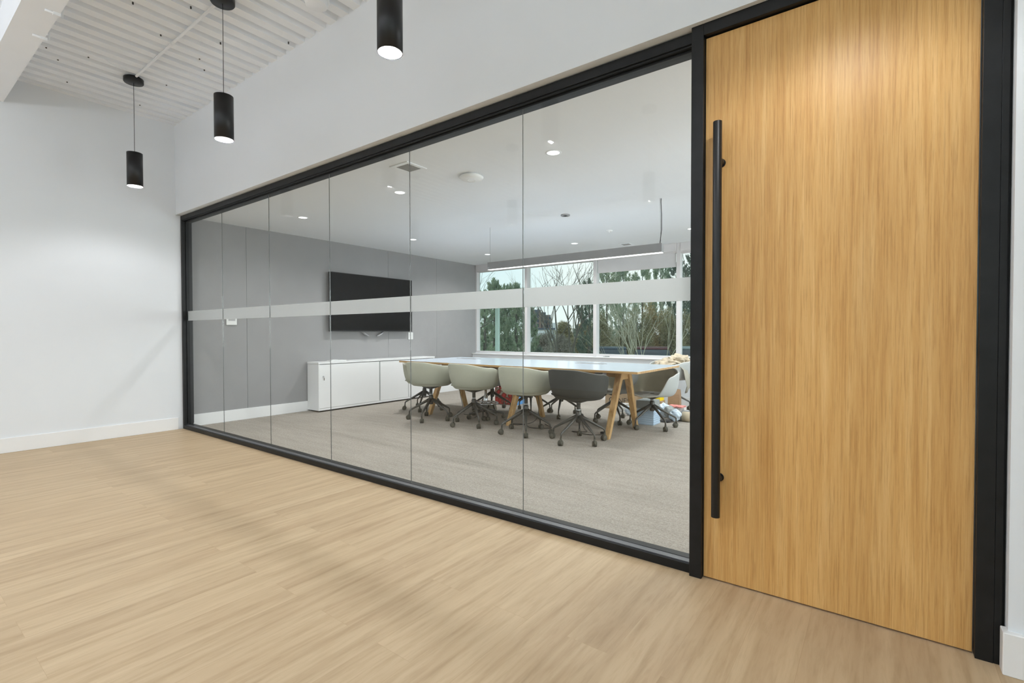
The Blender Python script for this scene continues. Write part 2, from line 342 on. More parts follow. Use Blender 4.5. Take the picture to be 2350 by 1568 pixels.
struct('ceiling_1', bm, ['deck', 'dark'], 'white ribbed steel deck ceiling of the lobby', 'ceiling')
for i, xx in enumerate((.62, 1.53, 2.44, 3.35)):
    q = B(); add_box(q, xx+.062, xx+.066, YB+.1, SW, ZD-.006, ZD); o_ = obj('sheet_lap', q, 'deck'); o_.parent = D.objects['ceiling_1']
struct('beam', bx(0, XR, -1.66, -1.47, 3.345, 3.64), 'deck', 'white painted ceiling beam crossing the lobby overhead', 'beam')
beam = D.objects['beam']
for px, py in ((130, 30), (100, 86)):
    q = hit_z(px, py, 3.345); b = B(); add_tube(b, [(q.x, q.y-.06, 3.338), (q.x, q.y+.03, 3.338)], .008, 8); add_box(b, q.x-.012, q.x+.012, q.y-.02, q.y+.02, 3.325, 3.345); add_tube(b, [(q.x, q.y+.03, 3.33), (q.x, q.y+.03, 3.42)], .006, 8)
    obj('clamp', b, 'deck', beam)
# baseboards
struct('baseboard_left', bx(0, .012, YB, SW, 0, .142), 'base', 'white baseboard along the left lobby wall', 'baseboard', bevel=.003)
struct('baseboard_right', bx(7.03, XR, SW-.013-.022, SW-.013+.03, 0, .143), 'base', 'white baseboard right of the black door frame', 'baseboard', bevel=.003)
struct('baseboard_grey_wall', bx(WX, WX+.014, .1, 5.3, 0, .145), 'base', 'white baseboard along the grey panelled wall', 'baseboard', bevel=.003)

# meeting room shell
bm = B(); ys = [.1, .79, 3.15, 4.30, 5.42]
add_box(bm, -.3, WX-.02, .0, 5.6, 0, ZC+.1)
g = [.0]+ys[1:-1]+[5.44]
for a, b in zip(g[:-1], g[1:]): add_box(bm, WX-.02, WX, a+.0015, b-.0015, 0, ZC+.02)
struct('wall_grey', bm, 'panel', 'grey fabric panelled wall behind the television', 'wall', bevel=.001)
struct('ceiling_2', bx(-.3, MX+.1, .05, 5.7, ZC, ZC+.1), 'ceil', 'smooth white ceiling of the meeting room', 'ceiling')
bm = B(); add_box(bm, MX, MX+.2, .14, .9, 0, ZC+.1); add_box(bm, MX, MX+.2, .9, 4.9, 0, .5); add_box(bm, MX, MX+.2, .9, 4.9, 2.45, ZC+.1); add_box(bm, MX, MX+.2, 4.9, 5.7, 0, ZC+.1)
struct('wall_meeting_right', bm, 'wall', 'white right end wall of the meeting room', 'wall')
struct('window_5', bx(MX+.08, MX+.1, .9, 4.9, .5, 2.45), 'wglass', 'window in the right end wall of the meeting room', 'window')
bm = B(); add_box(bm, WX, MX, 5.33, 5.60, 0, .715); add_box(bm, WX, MX, WY, 5.60, .715, .735)
struct('wall_window_side', bm, 'wall', 'low white wall under the meeting room windows', 'wall')
struct('baseboard_window_side', bx(WX, MX, 5.316, 5.33, 0, .145), 'base', 'white baseboard under the windows', 'baseboard')
struct('trim_1', bx(WX, MX, 5.30, 5.44, .712, .728), 'base', 'white window ledge behind the long table', 'ledge', bevel=.003)
struct('trim_2', bx(WX, MX, WY+.01, 5.62, 2.425, ZC+.02), 'wfr', 'pale header above the meeting room windows', 'header')

# exterior windows: bays between mullions
mull = [1.215, 2.69, 4.145, 5.62, 7.09, 8.55]
edges = [WX] + mull + [MX]
for i in range(len(edges)-1):
    x0, x1 = edges[i], edges[i+1]
    t = thing('window_%d' % (i+1) if i < 4 else 'window_%d' % (i+5), ['window bay beside the grey wall', 'window bay showing the far tower', 'window bay with the lowered blind', 'narrowly seen window bay by the black post', 'fifth window bay', 'sixth window bay', 'seventh window bay'][i] + ' of the meeting room', 'window', (0, 0, 0), kind='structure')
    l0 = x0 if i == 0 else x0+.031; l1 = x1 if i == len(edges)-2 else x1-.031
    b = B()
    if i: add_box(b, x0-.031, x0+.031, WY, WY+.12, .728, ZC)
    add_box(b, l0, l1, WY+.01, WY+.12, .735, .772); add_box(b, l0, l1, WY+.01, WY+.12, 2.405, 2.44)
    if i == 0: add_box(b, x0, x0+.03, WY+.01, WY+.12, .76, 2.41)
    obj('window_frame', b, 'wfr', t, bevel=.002)
    obj('window_pane', bx(l0, l1, WY+.09, WY+.10, .765, 2.412), 'wglass', t)
def blind(x0, x1, zb, label):
    t = thing('roller_blind', label, 'blind', ((x0+x1)/2, WY+.015, ZC), group='roller blinds above the windows')
    h = (x1-x0)/2
    obj('cassette', bx(-h, h, -.03, .05, -.13, -.001), 'wfr', t, bevel=.004)
    obj('fabric', bx(-h+.01, h-.01, .012, .015, zb-ZC, -.12), 'blind', t)
    obj('bottom_bar', bx(-h+.01, h-.01, .008, .019, zb-ZC-.018, zb-ZC), 'wfr', t)
blind(WX+.02, mull[0]-.035, 2.42, 'rolled up blind above the window beside the grey wall')
blind(mull[0]+.035, mull[1]-.035, 2.42, 'rolled up blind above the window with the far tower')
blind(mull[1]+.035, mull[2]-.035, 2.20, 'half lowered pale roller blind behind the hanging light')
blind(mull[2]+.035, mull[3]-.035, 2.40, 'raised roller blind beside the black door post')
# latch on the ledge
b = B(); add_box(b, -.055, .055, -.015, .015, 0, .008); add_box(b, -.02, .05, -.008, .008, .008, .016)
tag(obj('window_latch', b, 'grey', loc=(2.93, 5.385, .729)), 'small grey latch lying on the white window ledge', 'latch')

# ------------------------------------------------------------------ glass partition
gp = thing('window_15', 'black framed glass partition wall between lobby and meeting room', 'glass partition', (0, 0, 0), kind='structure')
b = B(); add_box(b, 0, 5.985, 0, .10, 0, .043); add_box(b, .04, 5.985, .050, .10, .043, .050); obj('bottom_rail', b, 'black', gp, bevel=.002)
obj('glazing_gasket', bx(.04, 5.985, .012, .050, .043, .0475), 'gasket', gp)  # rail top catching the light, painted in as a lighter grey
b = B(); add_box(b, 0, 5.985, 0, .10, 2.488, 2.5385); add_box(b, .04, 5.985, .010, .10, 2.480, 2.490); add_box(b, .04, 5.985, .034, .10, 2.468, 2.482); obj('top_rail', b, 'black', gp, bevel=.002)
b = B(); add_box(b, 0, .040, 0, .10, .043, 2.488); add_box(b, .038, .055, .034, .10, .06, 2.47); obj('jamb', b, 'black', gp, bevel=.002)
js = [.045, .997, 1.998, 2.997, 3.990, 4.983, 5.99]
for i in range(6):
    p_ = obj('glass_pane', bx(js[i]+(.0012 if i else 0), js[i+1]-.0012, .036, .048, .052, 2.48), 'glass', gp)
    f_ = obj('frosted_band', bx(js[i]+(.0012 if i else 0), js[i+1]-.0012, .0485, .0492, 1.295, 1.408), 'film', p_)
for xj in js[1:-1]:
    s_ = obj('glass_joint', bx(xj-.0012, xj+.0012, .0395, .0445, .058, 2.474), 'seal', gp)

# ------------------------------------------------------------------ door
dr = thing('door_1', 'tall oak veneer door with long black pull bar', 'door', (0, 0, 0), kind='structure')
obj('door_panel', bx(6.044, 6.965, 0, .045, .007, 2.486), 'veneer', dr, bevel=.0015)
hd = B(); add_tube(hd, [(6.113, -.067, .318), (6.113, -.067, 2.070)], .0185, 28); hdo = obj('handle', hd, 'blackmat', dr, bevel=.001)
for z in (.482, 1.905):
    b = B(); add_tube(b, [(6.113, 0, z), (6.113, -.052, z)], .0155, 20); add_tube(b, [(6.113, .0, z), (6.113, -.004, z)], .019, 20); obj('standoff', b, 'blackmat', hdo)
tr3 = thing('trim_3', 'black steel door frame around the oak door', 'door frame', (0, 0, 0), kind='structure')
obj('left_post', bx(5.986, 6.0405, -.026, .10, 0, 2.545), 'black', tr3, bevel=.0015)
obj('head', bx(6.041, 6.9685, -.026, .10, 2.492, 2.545), 'black', tr3, bevel=.0015)
b = B(); add_box(b, 6.969, 7.016, -.026, .10, 0, 2.545); add_box(b, 7.0165, 7.036, -.024, .10, 0, 2.545); add_box(b, 7.036, 7.045, -.005, .10, 0, 2.545); obj('right_post', b, 'black', tr3, bevel=.001)
obj('door_stop', bx(6.041, 6.9685, .048, .10, 2.46, 2.492), 'black', tr3)

# ------------------------------------------------------------------ pendants, conduit, duct
def pendant(x, y, zb, label):
    t = thing('pendant_light', label, 'pendant light', (x, y, zb), group='black cylinder pendants in the lobby')
    r, h = .0635, .315
    b = B(); rg = add_lathe(b, [(r-.004, 0), (r, 0), (r, h), (0.004, h+.001)], 40); obj('cylinder_shade', b, 'blackmat', t)
    b = B(); rg = add_lathe(b, [(r-.0045, .0005), (r-.0052, .030), (.040, .053), (.004, .054)], 40); obj('reflector', b, 'refl', t)
    b = B(); add_lathe(b, [(.0, .042), (.036, .042), (.040, .045), (.040, .050)], 24); obj('bulb', b, 'bulb', t)
    top = ZD-zb
    b = B(); add_tube(b, [(0, 0, h), (0, 0, top-.05)], .0022, 8); obj('suspension_cable', b, 'cord', t)
    b = B(); add_lathe(b, [(.0, top-.052), (.076, top-.052), (.080, top-.046), (.080, top-.012), (.062, top-.012), (.062, top), (0, top)], 36); obj('canopy', b, 'blackmat', t)
    lamp('pendant_lamp', 'SPOT', (0, 0, .026), P_PENDANT, t, spot_size=2.9, spot_blend=.5, shadow_soft_size=.014, color=(.98, .985, 1))
nm = ['black cylinder pendant nearest the left wall, smallest in view', 'black cylinder pendant hanging second from the left wall', 'black cylinder pendant with glaring bulb, cut by the top edge', 'black cylinder pendant above the oak door']
for x, n_ in zip((.951, 2.845, 4.70, 6.57), nm): pendant(x, -.715, 2.556, n_)
for x, n_ in zip((.951, 2.82, 4.67, 6.57), ('first', 'second', 'third', 'fourth')): pendant(x, -2.75, 2.556, n_+' back row pendant from the left wall, seen mirrored in the glass')  # the two end ones are unseen, added for light and an even row
for i, (ux, uy) in enumerate(((1.9, -4.5), (5.1, -4.5))):  # unseen fixtures added to brighten the ribbed ceiling
    t = thing('linear_uplight', ['white indirect linear light hanging in the lobby behind the beam, left one', 'white indirect linear light hanging in the lobby behind the beam, right one'][i], 'linear light', (ux, uy, 2.52), group='indirect linear lights in the lobby')
    obj('housing', bx(-1.2, 1.2, -.27, .27, 0, .06), 'base', t, bevel=.003)
    for sx_ in (-1.1, 1.1): b = B(); add_tube(b, [(sx_, 0, .06), (sx_, 0, 1.07)], .0015, 6); obj('suspension_cable', b, 'cord', t)
    lamp('uplight_lamp', 'AREA', (0, 0, .07), P_UP, t, rot=(PI, 0, 0), shape='RECTANGLE', size=2.3, size_y=.5, color=(.95, .975, 1))
b = B(); add_tube(b, [(.98, -.715, 3.572), (1.03, -.715, 3.578), (1.10, -.715, 3.578), (6.6, -.715, 3.578)], .0105, 12)
for xx in (1.9, 2.75, 3.8, 5.3): add_tube(b, [(xx, -.715, 3.578), (xx+.05, -.715, 3.578)], .0135, 12)
tag(obj('conduit', b, 'deck'), 'white electrical conduit running to the pendant canopies', 'conduit')
b = B(); add_tube(b, [hit_z(*p) for p in ((238, 134, 3.583), (256, 147, 3.580), (272, 155, 3.578), (290, 160, 3.575))], .004, 8)
tag(obj('ceiling_cable', b, 'deck'), 'thin white cable clipped beside the leftmost pendant canopy', 'cable')
q = hit_z(726, 14, 3.53); t = thing('duct', 'white round duct stub above the wall near the top edge', 'duct', q)
b = B(); rg = add_lathe(b, [(.076, .12), (.076, .004), (.070, 0), (.0, -.002)], 40); obj('duct_pipe', b, 'deck', t)
b = B(); add_lathe(b, [(.077, .040), (.092, .040), (.092, .052), (.077, .052)], 40); obj('duct_collar', b, 'deck', t)
b = B(); add_tube(b, [(.10, .02, .06), (.112, .0, .02), (.104, -.03, -.005), (.10, -.05, .06)], .005, 8); obj('duct_strap', b, 'dark', t)

# ------------------------------------------------------------------ meeting room ceiling fittings
def downlight(x, y, label, k=1.0):
    t = thing('downlight', label, 'downlight', (x, y, ZC), group='recessed downlights in the meeting room')
    b = B(); add_lathe(b, [(.049, -.0005), (.050, -.003), (.062, -.002), (.063, .0005)], 40); obj('trim_ring', b, 'ceil', t)
    b = B(); rg = add_lathe(b, [(.0495, -.001), (.0495, .002)], 40); cap(b, rg[0]); obj('diffuser', b, 'led', t)
    lamp('downlight_lamp', 'SPOT', (0, 0, -.012), P_DOWN*k, t, spot_size=2.75, spot_blend=.8, shadow_soft_size=.06)
for y, row in ((.95, 'row by the glass'), (4.48, 'row by the windows')):
    for x, cn in ((1.04, 'left end'), (2.82, 'middle'), (4.63, 'right end'), (6.45, 'hidden right')):
        downlight(x, y, 'round recessed downlight at the %s of the %s' % (cn, row), .55 if y < 2 else 1.35)
downlight(1.04, 2.72, 'round recessed downlight alone in the middle row', 1.3)
def vent(x, y, s, label):
    t = thing('air_vent', label, 'vent', (x, y, ZC), group='square ceiling vents')
    b = B()
    for a in ((-s, s, -s, -s*.68), (-s, s, s*.68, s), (-s, -s*.68, -s*.68, s*.68), (s*.68, s, -s*.68, s*.68)): add_box(b, a[0], a[1], a[2], a[3], -.008, 0)
    obj('vent_frame', b, 'ceil', t, bevel=.002)
    b = B()
    for k in range(13):
        q = -s*.66 + k*s*1.32/12; add_box(b, -s*.66, s*.66, q-.0015, q+.0015, -.006, -.001)
    add_box(b, -s*.67, s*.67, -s*.67, s*.67, -.002, -.0005); obj('grille', b, 'gplast', t)
vent(3.462, .495, .112, 'square white ceiling vent just behind the glass')
vent(3.44, 5.03, .098, 'square white ceiling vent near the windows')
t = thing('wireless_access_point', 'round white ceiling access point with thin ring', 'access point', (3.745, .985, ZC))
b = B(); rg = add_lathe(b, [(.085, 0), (.085, -.008), (.105, -.010), (.108, -.018), (.095, -.034), (.05, -.040), (.0, -.041)], 44); obj('housing', b, 'plastic', t)
b = B(); add_lathe(b, [(.040, -.0405), (.040, -.0425), (.034, -.0428), (.034, -.0405)], 36); obj('status_ring', b, 'refl', t)
t = thing('smoke_detector', 'small white round detector on the meeting room ceiling', 'detector', (3.69, 3.905, ZC))
b = B(); add_lathe(b, [(.045, 0), (.045, -.008), (.035, -.016), (.0, -.017)], 30); obj('housing', b, 'plastic', t); b = B(); add_lathe(b, [(.010, -.015), (.010, -.026), (0, -.028)], 16); obj('sensor', b, 'plastic', t)

t = thing('linear_pendant_light', 'long grey linear light hanging over the table', 'linear light', (3.665, 2.765, 1.985))
h = 1.185
b = B(); add_box(b, -h, h, -.030, .030, .006, .10); obj('housing', b, 'alu', t, bevel=.0015)
obj('diffuser', bx(-h+.004, h-.004, -.027, .027, 0, .008), 'strip', t)
for xx, yy, rr in ((-1.165, 0, .028), (1.165, -.03, .055)):
    b = B(); add_lathe(b, [(0, ZC-1.985-.012), (rr, ZC-1.985-.012), (rr, ZC-1.985), (0, ZC-1.985)], 30); obj('canopy', b, 'alu' if xx > 0 else 'plastic', t)
    b = B()
    if xx < 0: add_tube(b, [(xx, 0, .10), (xx, 0, ZC-1.985)], .0015, 8)
    else: add_tube(b, [(xx-.01, 0, .10), (xx+.012, -.012, .24), (xx+.014, -.02, .40), (xx+.010, -.028, .53), (xx+.012, -.03, .565)], .0042, 8); add_tube(b, [(xx, 0, .10), (xx, -.03, ZC-1.985)], .0012, 6)
    obj('suspension_cable', b, 'cord' if xx > 0 else 'alu', t)
lamp('linear_down', 'AREA', (0, 0, -.006), P_LINEAR_DN, t, shape='RECTANGLE', size=2.3, size_y=.05)
lamp('linear_up', 'AREA', (0, 0, .108), P_LINEAR_UP, t, rot=(PI, 0, 0), shape='RECTANGLE', size=2.3, size_y=.05)

# ------------------------------------------------------------------ grey wall fittings
t = thing('television', 'large black wall mounted television behind the frosted band', 'television', (WX, 2.785, 1.17))
obj('bezel', bx(.052, .098, -.812, .812, 0, .908), 'tvb', t, bevel=.003)
obj('screen', bx(.097, .1005, -.802, .802, .016, .899), 'tv', t)
obj('wall_bracket', bx(0.002, .053, -.3, .3, .25, .6), 'dark', t)
for s in (-1, 1):
    b = B(); add_tube(b, [(.05, s*.24-.02*s, .01), (.06, s*.19-.02*s, -.035), (.062, s*.13-.02*s, -.068), (.06, s*.10-.02*s, -.075)], [.016, .022, .02, .012], 10, squash=.7); obj('cable_loop', b, 'alu', t)  # arm of the television mount below the screen
t = thing('control_panel', 'white wall tablet below the band at the left', 'control panel', (WX, .592, 1.25))
obj('mount', bx(.002, .016, -.066, .066, 0, .16), 'plastic', t, bevel=.008)
obj('screen', bx(.016, .0185, -.042, .042, .055, .14), 'gplast', t)
t = thing('wall_outlet', 'white wall plate beside the lower television corner', 'outlet', (WX, 3.64, 1.03))
obj('plate', bx(.002, .012, -.055, .055, 0, .125), 'plastic', t, bevel=.003)
obj('insert', bx(.012, .0145, -.028, .028, .03, .095), 'plastic', t, bevel=.001)

# credenza
t = thing('credenza', 'low white sliding door cabinet below the television', 'cabinet', (WX+.016, 1.64, 0))
dp, ln, ht = .289, 2.30, .722
b = B(); add_box(b, 0, dp, 0, .018, .022, ht-.028); add_box(b, 0, dp, ln-.018, ln, .022, ht-.028); add_box(b, 0, dp, .018, ln-.018, .022, .05); add_box(b, 0, .015, .018, ln-.018, .05, ht-.028)
add_box(b, .0, dp-.03, 1.09, 1.10, .05, ht-.028)
obj('body', b, 'cab', t, bevel=.001)
obj('top', bx(-.0, dp+.004, -.004, ln+.004, ht-.026, ht), 'cab', t, bevel=.0015)
obj('plinth', bx(.03, dp-.04, .03, ln-.03, 0, .022), 'dark', t)
obj('door_channel', bx(dp-.020, dp-.010, 1.072, 1.098, .052, ht-.032), 'grey', t); obj('door_channel', bx(dp-.020, dp-.012, 1.682, 1.696, .052, ht-.032), 'gplast', t)
d1 = obj('door', bx(dp-.013, dp-.002, .020, 1.074, .054, ht-.034), 'cab', t, bevel=.0015)
obj('door', bx(dp-.018, dp-.007, 1.098, 1.684, .054, ht-.034), 'cab', t, bevel=.0015)
obj('door', bx(dp-.013, dp-.002, 1.694, 2.28, .054, ht-.034), 'cab', t, bevel=.0015)
b = B(); add_tube(b, [(dp-.002, .075, .515), (dp+.008, .075, .515)], .010, 16); lk = obj('lock', b, 'chrome', d1)
b = B(); add_tube(b, [(dp+.008, .075, .515), (dp+.022, .075, .515)], .003, 8); add_box(b, dp+.020, dp+.023, .068, .082, .46, .50); obj('key', b, 'chrome', d1)
b = B(); add_box(b, -.06, .06, -.13, .13, 0, .012); add_box(b, -.04, .04, -.10, .0, .012, .02)
tag(obj('desk_hub', b, 'plastic', loc=(.05, 2.06, ht), bevel=.003), 'flat white box lying on the white cabinet', 'box')

# ------------------------------------------------------------------ conference table
TX0, TX1, TY0, TY1, TZ = 1.12, 4.74, 2.37, 3.66, .747
t = thing('conference_table', 'long white topped table with oak edge and trestle legs', 'table', ((TX0+TX1)/2, (TY0+TY1)/2, 0))
cx, cy = (TX0+TX1)/2, (TY0+TY1)/2
b = B(); add_box(b, TX0-cx, TX1-cx, TY0-cy, TY1-cy, TZ-.026, TZ-.003); obj('tabletop', b, 'oakx', t, bevel=.0015)
obj('laminate', bx(TX0-cx+.002, TX1-cx-.002, TY0-cy+.002, TY1-cy-.002, TZ-.0032, TZ), 'ttop', t, bevel=.001)
def leg_bm(x, yf, yt):
    b = B(); wx = .032; wy = .030
    vv = []
    for z, y, k in ((0, yf, .85), (TZ-.028, yt, 1.15)):
        for dx, dy in ((-wx*k, -wy*k), (wx*k, -wy*k), (wx*k, wy*k), (-wx*k, wy*k)): vv.append(b.verts.new((x+dx, y+dy, z)))
    for f in ((3, 2, 1, 0), (4, 5, 6, 7), (0, 1, 5, 4), (1, 2, 6, 5), (2, 3, 7, 6), (3, 0, 4, 7)): b.faces.new([vv[i] for i in f])
    return b
for xx in (1.64, 3.03, 4.36):
    X = xx-cx
    obj('leg', leg_bm(X, 2.47-cy, 2.80-cy), 'oakz', t, bevel=.004); obj('leg', leg_bm(X, 3.24-cy, 2.98-cy), 'oakz', t, bevel=.004)
    b = B(); vv = []
    for z, ya, yb in ((TZ-.135, 2.79-cy, 2.99-cy), (TZ-.028, 2.74-cy, 3.04-cy)):
        for dx, y in ((-.014, ya), (.014, ya), (.014, yb), (-.014, yb)): vv.append(b.verts.new((X+dx, y, z)))
    for f in ((3, 2, 1, 0), (4, 5, 6, 7), (0, 1, 5, 4), (1, 2, 6, 5), (2, 3, 7, 6), (3, 0, 4, 7)): b.faces.new([vv[i] for i in f])
    obj('gusset', b, 'oakz', t, bevel=.003)
obj('beam', bx(1.66-cx, 4.34-cx, 2.87-cy, 2.91-cy, TZ-.115, TZ-.03), 'oakx', t, bevel=.003)
for xx in (1.52, 2.5, 4.22):
    b = B(); add_box(b, xx-cx-.06, xx-cx+.04, 2.56-cy, 2.66-cy, TZ-.075, TZ-.028); add_box(b, xx-cx-.03, xx-cx+.03, 2.58-cy, 2.64-cy, TZ-.11, TZ-.075); obj('cable_clip', b, 'alu', t, bevel=.004)
for i, xx in enumerate((1.62, 3.72)):
    b = B(); add_box(b, -.20, .20, -.06, .06, 0, .003); add_box(b, -.19, .19, .045, .052, .003, .005)
    tag(obj('power_flap', b, 'alu', loc=(xx, 3.32, TZ), bevel=.001), ['flat grey cable flap on the left half of the table top', 'flat grey cable flap on the right half of the table top'][i], 'cable flap', 'cable flaps in the table top')

# ------------------------------------------------------------------ swivel chairs
def sst(a, b_, x):
    t_ = max(0, min(1, (x-a)/(b_-a))); return t_*t_*(3-2*t_)
def shell_mesh(pad=False, lining=False):
    b = B(); nt_, nr = 56, 16; zs = .452
    c0 = b.verts.new((0, 0, zs+(.016 if pad else -.004)))
    rows = []
    for j in range(1, nr+1):
        u = j/nr; row = []
        for k in range(nt_):
            th = 2*PI*k/nt_; a = abs(math.degrees((th+PI) % (2*PI) - PI))      # 0 = back, 180 = front
            H = .765 - .05*sst(20, 85, a) - .035*sst(85, 122, a) - .21*sst(116, 150, a) - .018*sst(150, 180, a)
            R = (.283 + .012*math.sin(math.radians(a))**2 - .02*sst(130, 180, a))*(1+.055*abs(math.sin(math.radians(2*a))))
            if lining: R -= .024; H -= .014
            elif pad: R -= .020; H = min(H, .50)
            k0 = .72
            if u < .45: rr = R*k0*(u/.45); z = zs - .004*(1-u/.45)
            else:
                ph = (u-.45)/.55*PI/2; rr = R*(k0+(1-k0)*math.sin(ph)**.9); z = zs + (H-zs)*(1-math.cos(ph))
            if pad or lining: z += .018*(1-sst(.75, 1, u))
            lean = (z-zs)*.10*math.cos(th)
            row.append(b.verts.new((math.sin(th)*rr*1.02, -math.cos(th)*rr*.97 - lean, z)))
        rows.append(row)
    for k in range(nt_): b.faces.new((c0, rows[0][k], rows[0][(k+1) % nt_]))
    for j in range(nr-1):
        for k in range(nt_): b.faces.new((rows[j][k], rows[j+1][k], rows[j+1][(k+1) % nt_], rows[j][(k+1) % nt_]))
    for f in b.faces: f.smooth = True
    return b
def freeze(name, b, m): 
    bmesh.ops.recalc_face_normals(b, faces=b.faces); me = D.meshes.new(name); b.to_mesh(me); b.free(); me.materials.append(MT[m]); return me
me_shell = {k: freeze('chair_shell_'+k, shell_mesh(), k) for k in ('shell', 'shelld', 'shellb')}
MT['lining'] = m_weave('khaki_lining', (.50, .48, .37))
me_lining = freeze('chair_lining', shell_mesh(False, True), 'lining')
def rim_mesh():
    b = B(); pts = []
    for k in range(73):
        th = 2*PI*k/72; a = abs(math.degrees((th+PI) % (2*PI) - PI)); zs = .452
        H = .765 - .05*sst(20, 85, a) - .035*sst(85, 122, a) - .21*sst(116, 150, a) - .018*sst(150, 180, a)
        R = (.283 + .012*math.sin(math.radians(a))**2 - .02*sst(130, 180, a))*(1+.055*abs(math.sin(math.radians(2*a))))
        lean = (H-zs)*.10*math.cos(th); pts.append(((math.sin(th)*(R-.009)*1.02), -math.cos(th)*(R-.009)*.97-lean, H))
    add_tube(b, pts, .0075, 8, caps=False); return b
MT['pipe'] = m_weave('pale_piping', (.62, .61, .52)); MT['piped'] = m_weave('grey_piping', (.16, .16, .15)); MT['pipeb'] = m_weave('light_piping', (.62, .62, .58))
me_rim = {k: freeze('chair_piping_'+k, rim_mesh(), m) for k, m in (('shell', 'pipe'), ('shelld', 'piped'), ('shellb', 'pipeb'))}
me_pad = {k: freeze('chair_pad_'+k, shell_mesh(True), k) for k in ('shell', 'shelld', 'shellb')}
b = B(); add_lathe(b, [(0, .408), (.03, .408), (.07, .428), (.07, .440), (0, .443)], 20)
for k in range(4):
    a = PI/4+k*PI/2; add_tube(b, [(0, 0, .415), (.11*math.cos(a), .11*math.sin(a), .437)], [.018, .010], 8)
me_plate = freeze('chair_plate', b, 'base_c')
b = B(); add_lathe(b, [(0, .20), (.026, .20), (.030, .21), (.030, .31), (.024, .318), (.021, .322), (.021, .40), (.028, .41), (0, .412)], 20); me_col = freeze('chair_column', b, 'base_c')
b = B(); add_lathe(b, [(.0245, .330), (.0245, .337), (.0, .337), (0, .330)], 20); me_ring = freeze('chair_collar', b, 'plastic')
b = B(); add_tube(b, [(.015, 0, .268), (.10, 0, .222), (.20, 0, .165), (.268, 0, .128), (.284, 0, .112), (.287, 0, .075)], [.021, .017, .0135, .011, .0095, .0085], 10, squash=1.0); me_leg = freeze('chair_leg', b, 'base_c')
b = B()
for s in (-1, 1): add_lathe(b, [(0, s*.006), (.018, s*.006), (.0275, s*.009), (.0275, s*.021), (.020, s*.025), (0, s*.025)], 18, c=(.012, 0, .0275), axis='y')
add_tube(b, [(0, 0, .078), (0, 0, .05)], .011, 10)
n0 = len(b.verts)
add_lathe(b, [(0.0, -.008), (.030, -.008), (.030, .008), (0, .008)], 18, c=(.008, 0, .034), axis='y')
me_caster = freeze('chair_caster', b, 'caster')
def swivel_chair(x, y, face, phase, label, kind='shell', group='swivel shell chairs around the long table', drop=0.0):
    """face: heading in degrees, 0 looks along +y; phase: direction of the first foot in degrees from +x"""
    t = thing('swivel_chair', label, 'chair', (x, y, 0), group=group)
    def part(name, me, par=t, rot=0):
        o_ = D.objects.new(name, me); COL.objects.link(o_); o_.parent = par; o_.rotation_euler = (0, 0, rot); return o_
    s = part('shell', me_shell[kind], rot=math.radians(face))
    md = s.modifiers.new('thick', 'SOLIDIFY'); md.thickness = .020; md.offset = -1; md2 = s.modifiers.new('soft', 'BEVEL'); md2.width = .006; md2.segments = 2; md2.limit_method = 'ANGLE'; md2.angle_limit = math.radians(50)
    p_ = part('seat_pad', me_lining if kind == 'shellb' else me_pad[kind], rot=math.radians(face))
    mt_ = part('seat_mount', me_plate, rot=math.radians(face)); s.location.z = p_.location.z = mt_.location.z = -drop; part('piping', me_rim[kind], par=s); c_ = part('column', me_col); part('column_collar', me_ring, par=c_)
    for k in range(5):
        l_ = part('leg', me_leg, rot=math.radians(phase+72*k))
        w_ = part('caster', me_caster, par=l_); w_.location = (.287, 0, 0); w_.rotation_euler = (0, 0, rnd.uniform(-.6, .6)+rnd.choice((0, PI)))
    return t
swivel_chair(1.23, 2.76, -82, 15, 'sage grey shell chair at the left head of the table', drop=.055)
swivel_chair(1.93, 2.22, 4, 4, 'first sage grey shell chair from the left on the glass side')
swivel_chair(2.65, 2.26, -3, 35, 'second sage grey shell chair from the left on the glass side')
swivel_chair(3.47, 2.22, 2, 17, 'third sage grey shell chair, left of the charcoal one')
swivel_chair(4.16, 2.20, -4, 45, 'dark charcoal shell chair nearest the door', 'shelld')
swivel_chair(4.50, 3.40, 180, 34, 'pale shell chair at the right end, its seat turned to the glass', 'shellb', drop=.06)
swivel_chair(3.96, 3.50, 176, 21, 'far side shell chair behind the right trestle', 'shellb', drop=.07)
swivel_chair(3.19, 3.46, 183, 6, 'far side shell chair behind the middle trestle', 'shellb', drop=.07)
swivel_chair(2.64, 3.52, 178, 17, 'far side shell chair hidden behind the third glass side chair', 'shellb', drop=.07)
swivel_chair(2.10, 3.30, 190, 18, 'far side shell chair in front of the strawberry carton', 'shellb', drop=.07)
swivel_chair(4.20, 4.90, 150, 30, 'shell chair by the window heaped with cream cloth', 'shellb', group='')

def blob(name, m, loc, size, seed, parent=None, amp=.25, sub=3, freq=3.0, ridge=False):
    r_ = random.Random(seed); b = B(); bmesh.ops.create_icosphere(b, subdivisions=sub, radius=1)
    ph = [(Vector((r_.uniform(-1, 1), r_.uniform(-1, 1), r_.uniform(-1, 1))).normalized()*r_.uniform(freq*.6, freq*1.8), r_.uniform(0, 6)) for _ in range(9)]
    for v in b.verts:
        k = 1+amp*sum((1-2.2*abs(math.sin(v.co.dot(d)*.7+p))) if ridge else math.sin(v.co.dot(d)+p) for d, p in ph)/3
        v.co = Vector((v.co.x*size[0], v.co.y*size[1], v.co.z*size[2]))*k
    mz = min(v.co.z for v in b.verts)
    for v in b.verts: v.co.z -= mz
    for f in b.faces: f.smooth = True
    return obj(name, b, m, parent, loc)
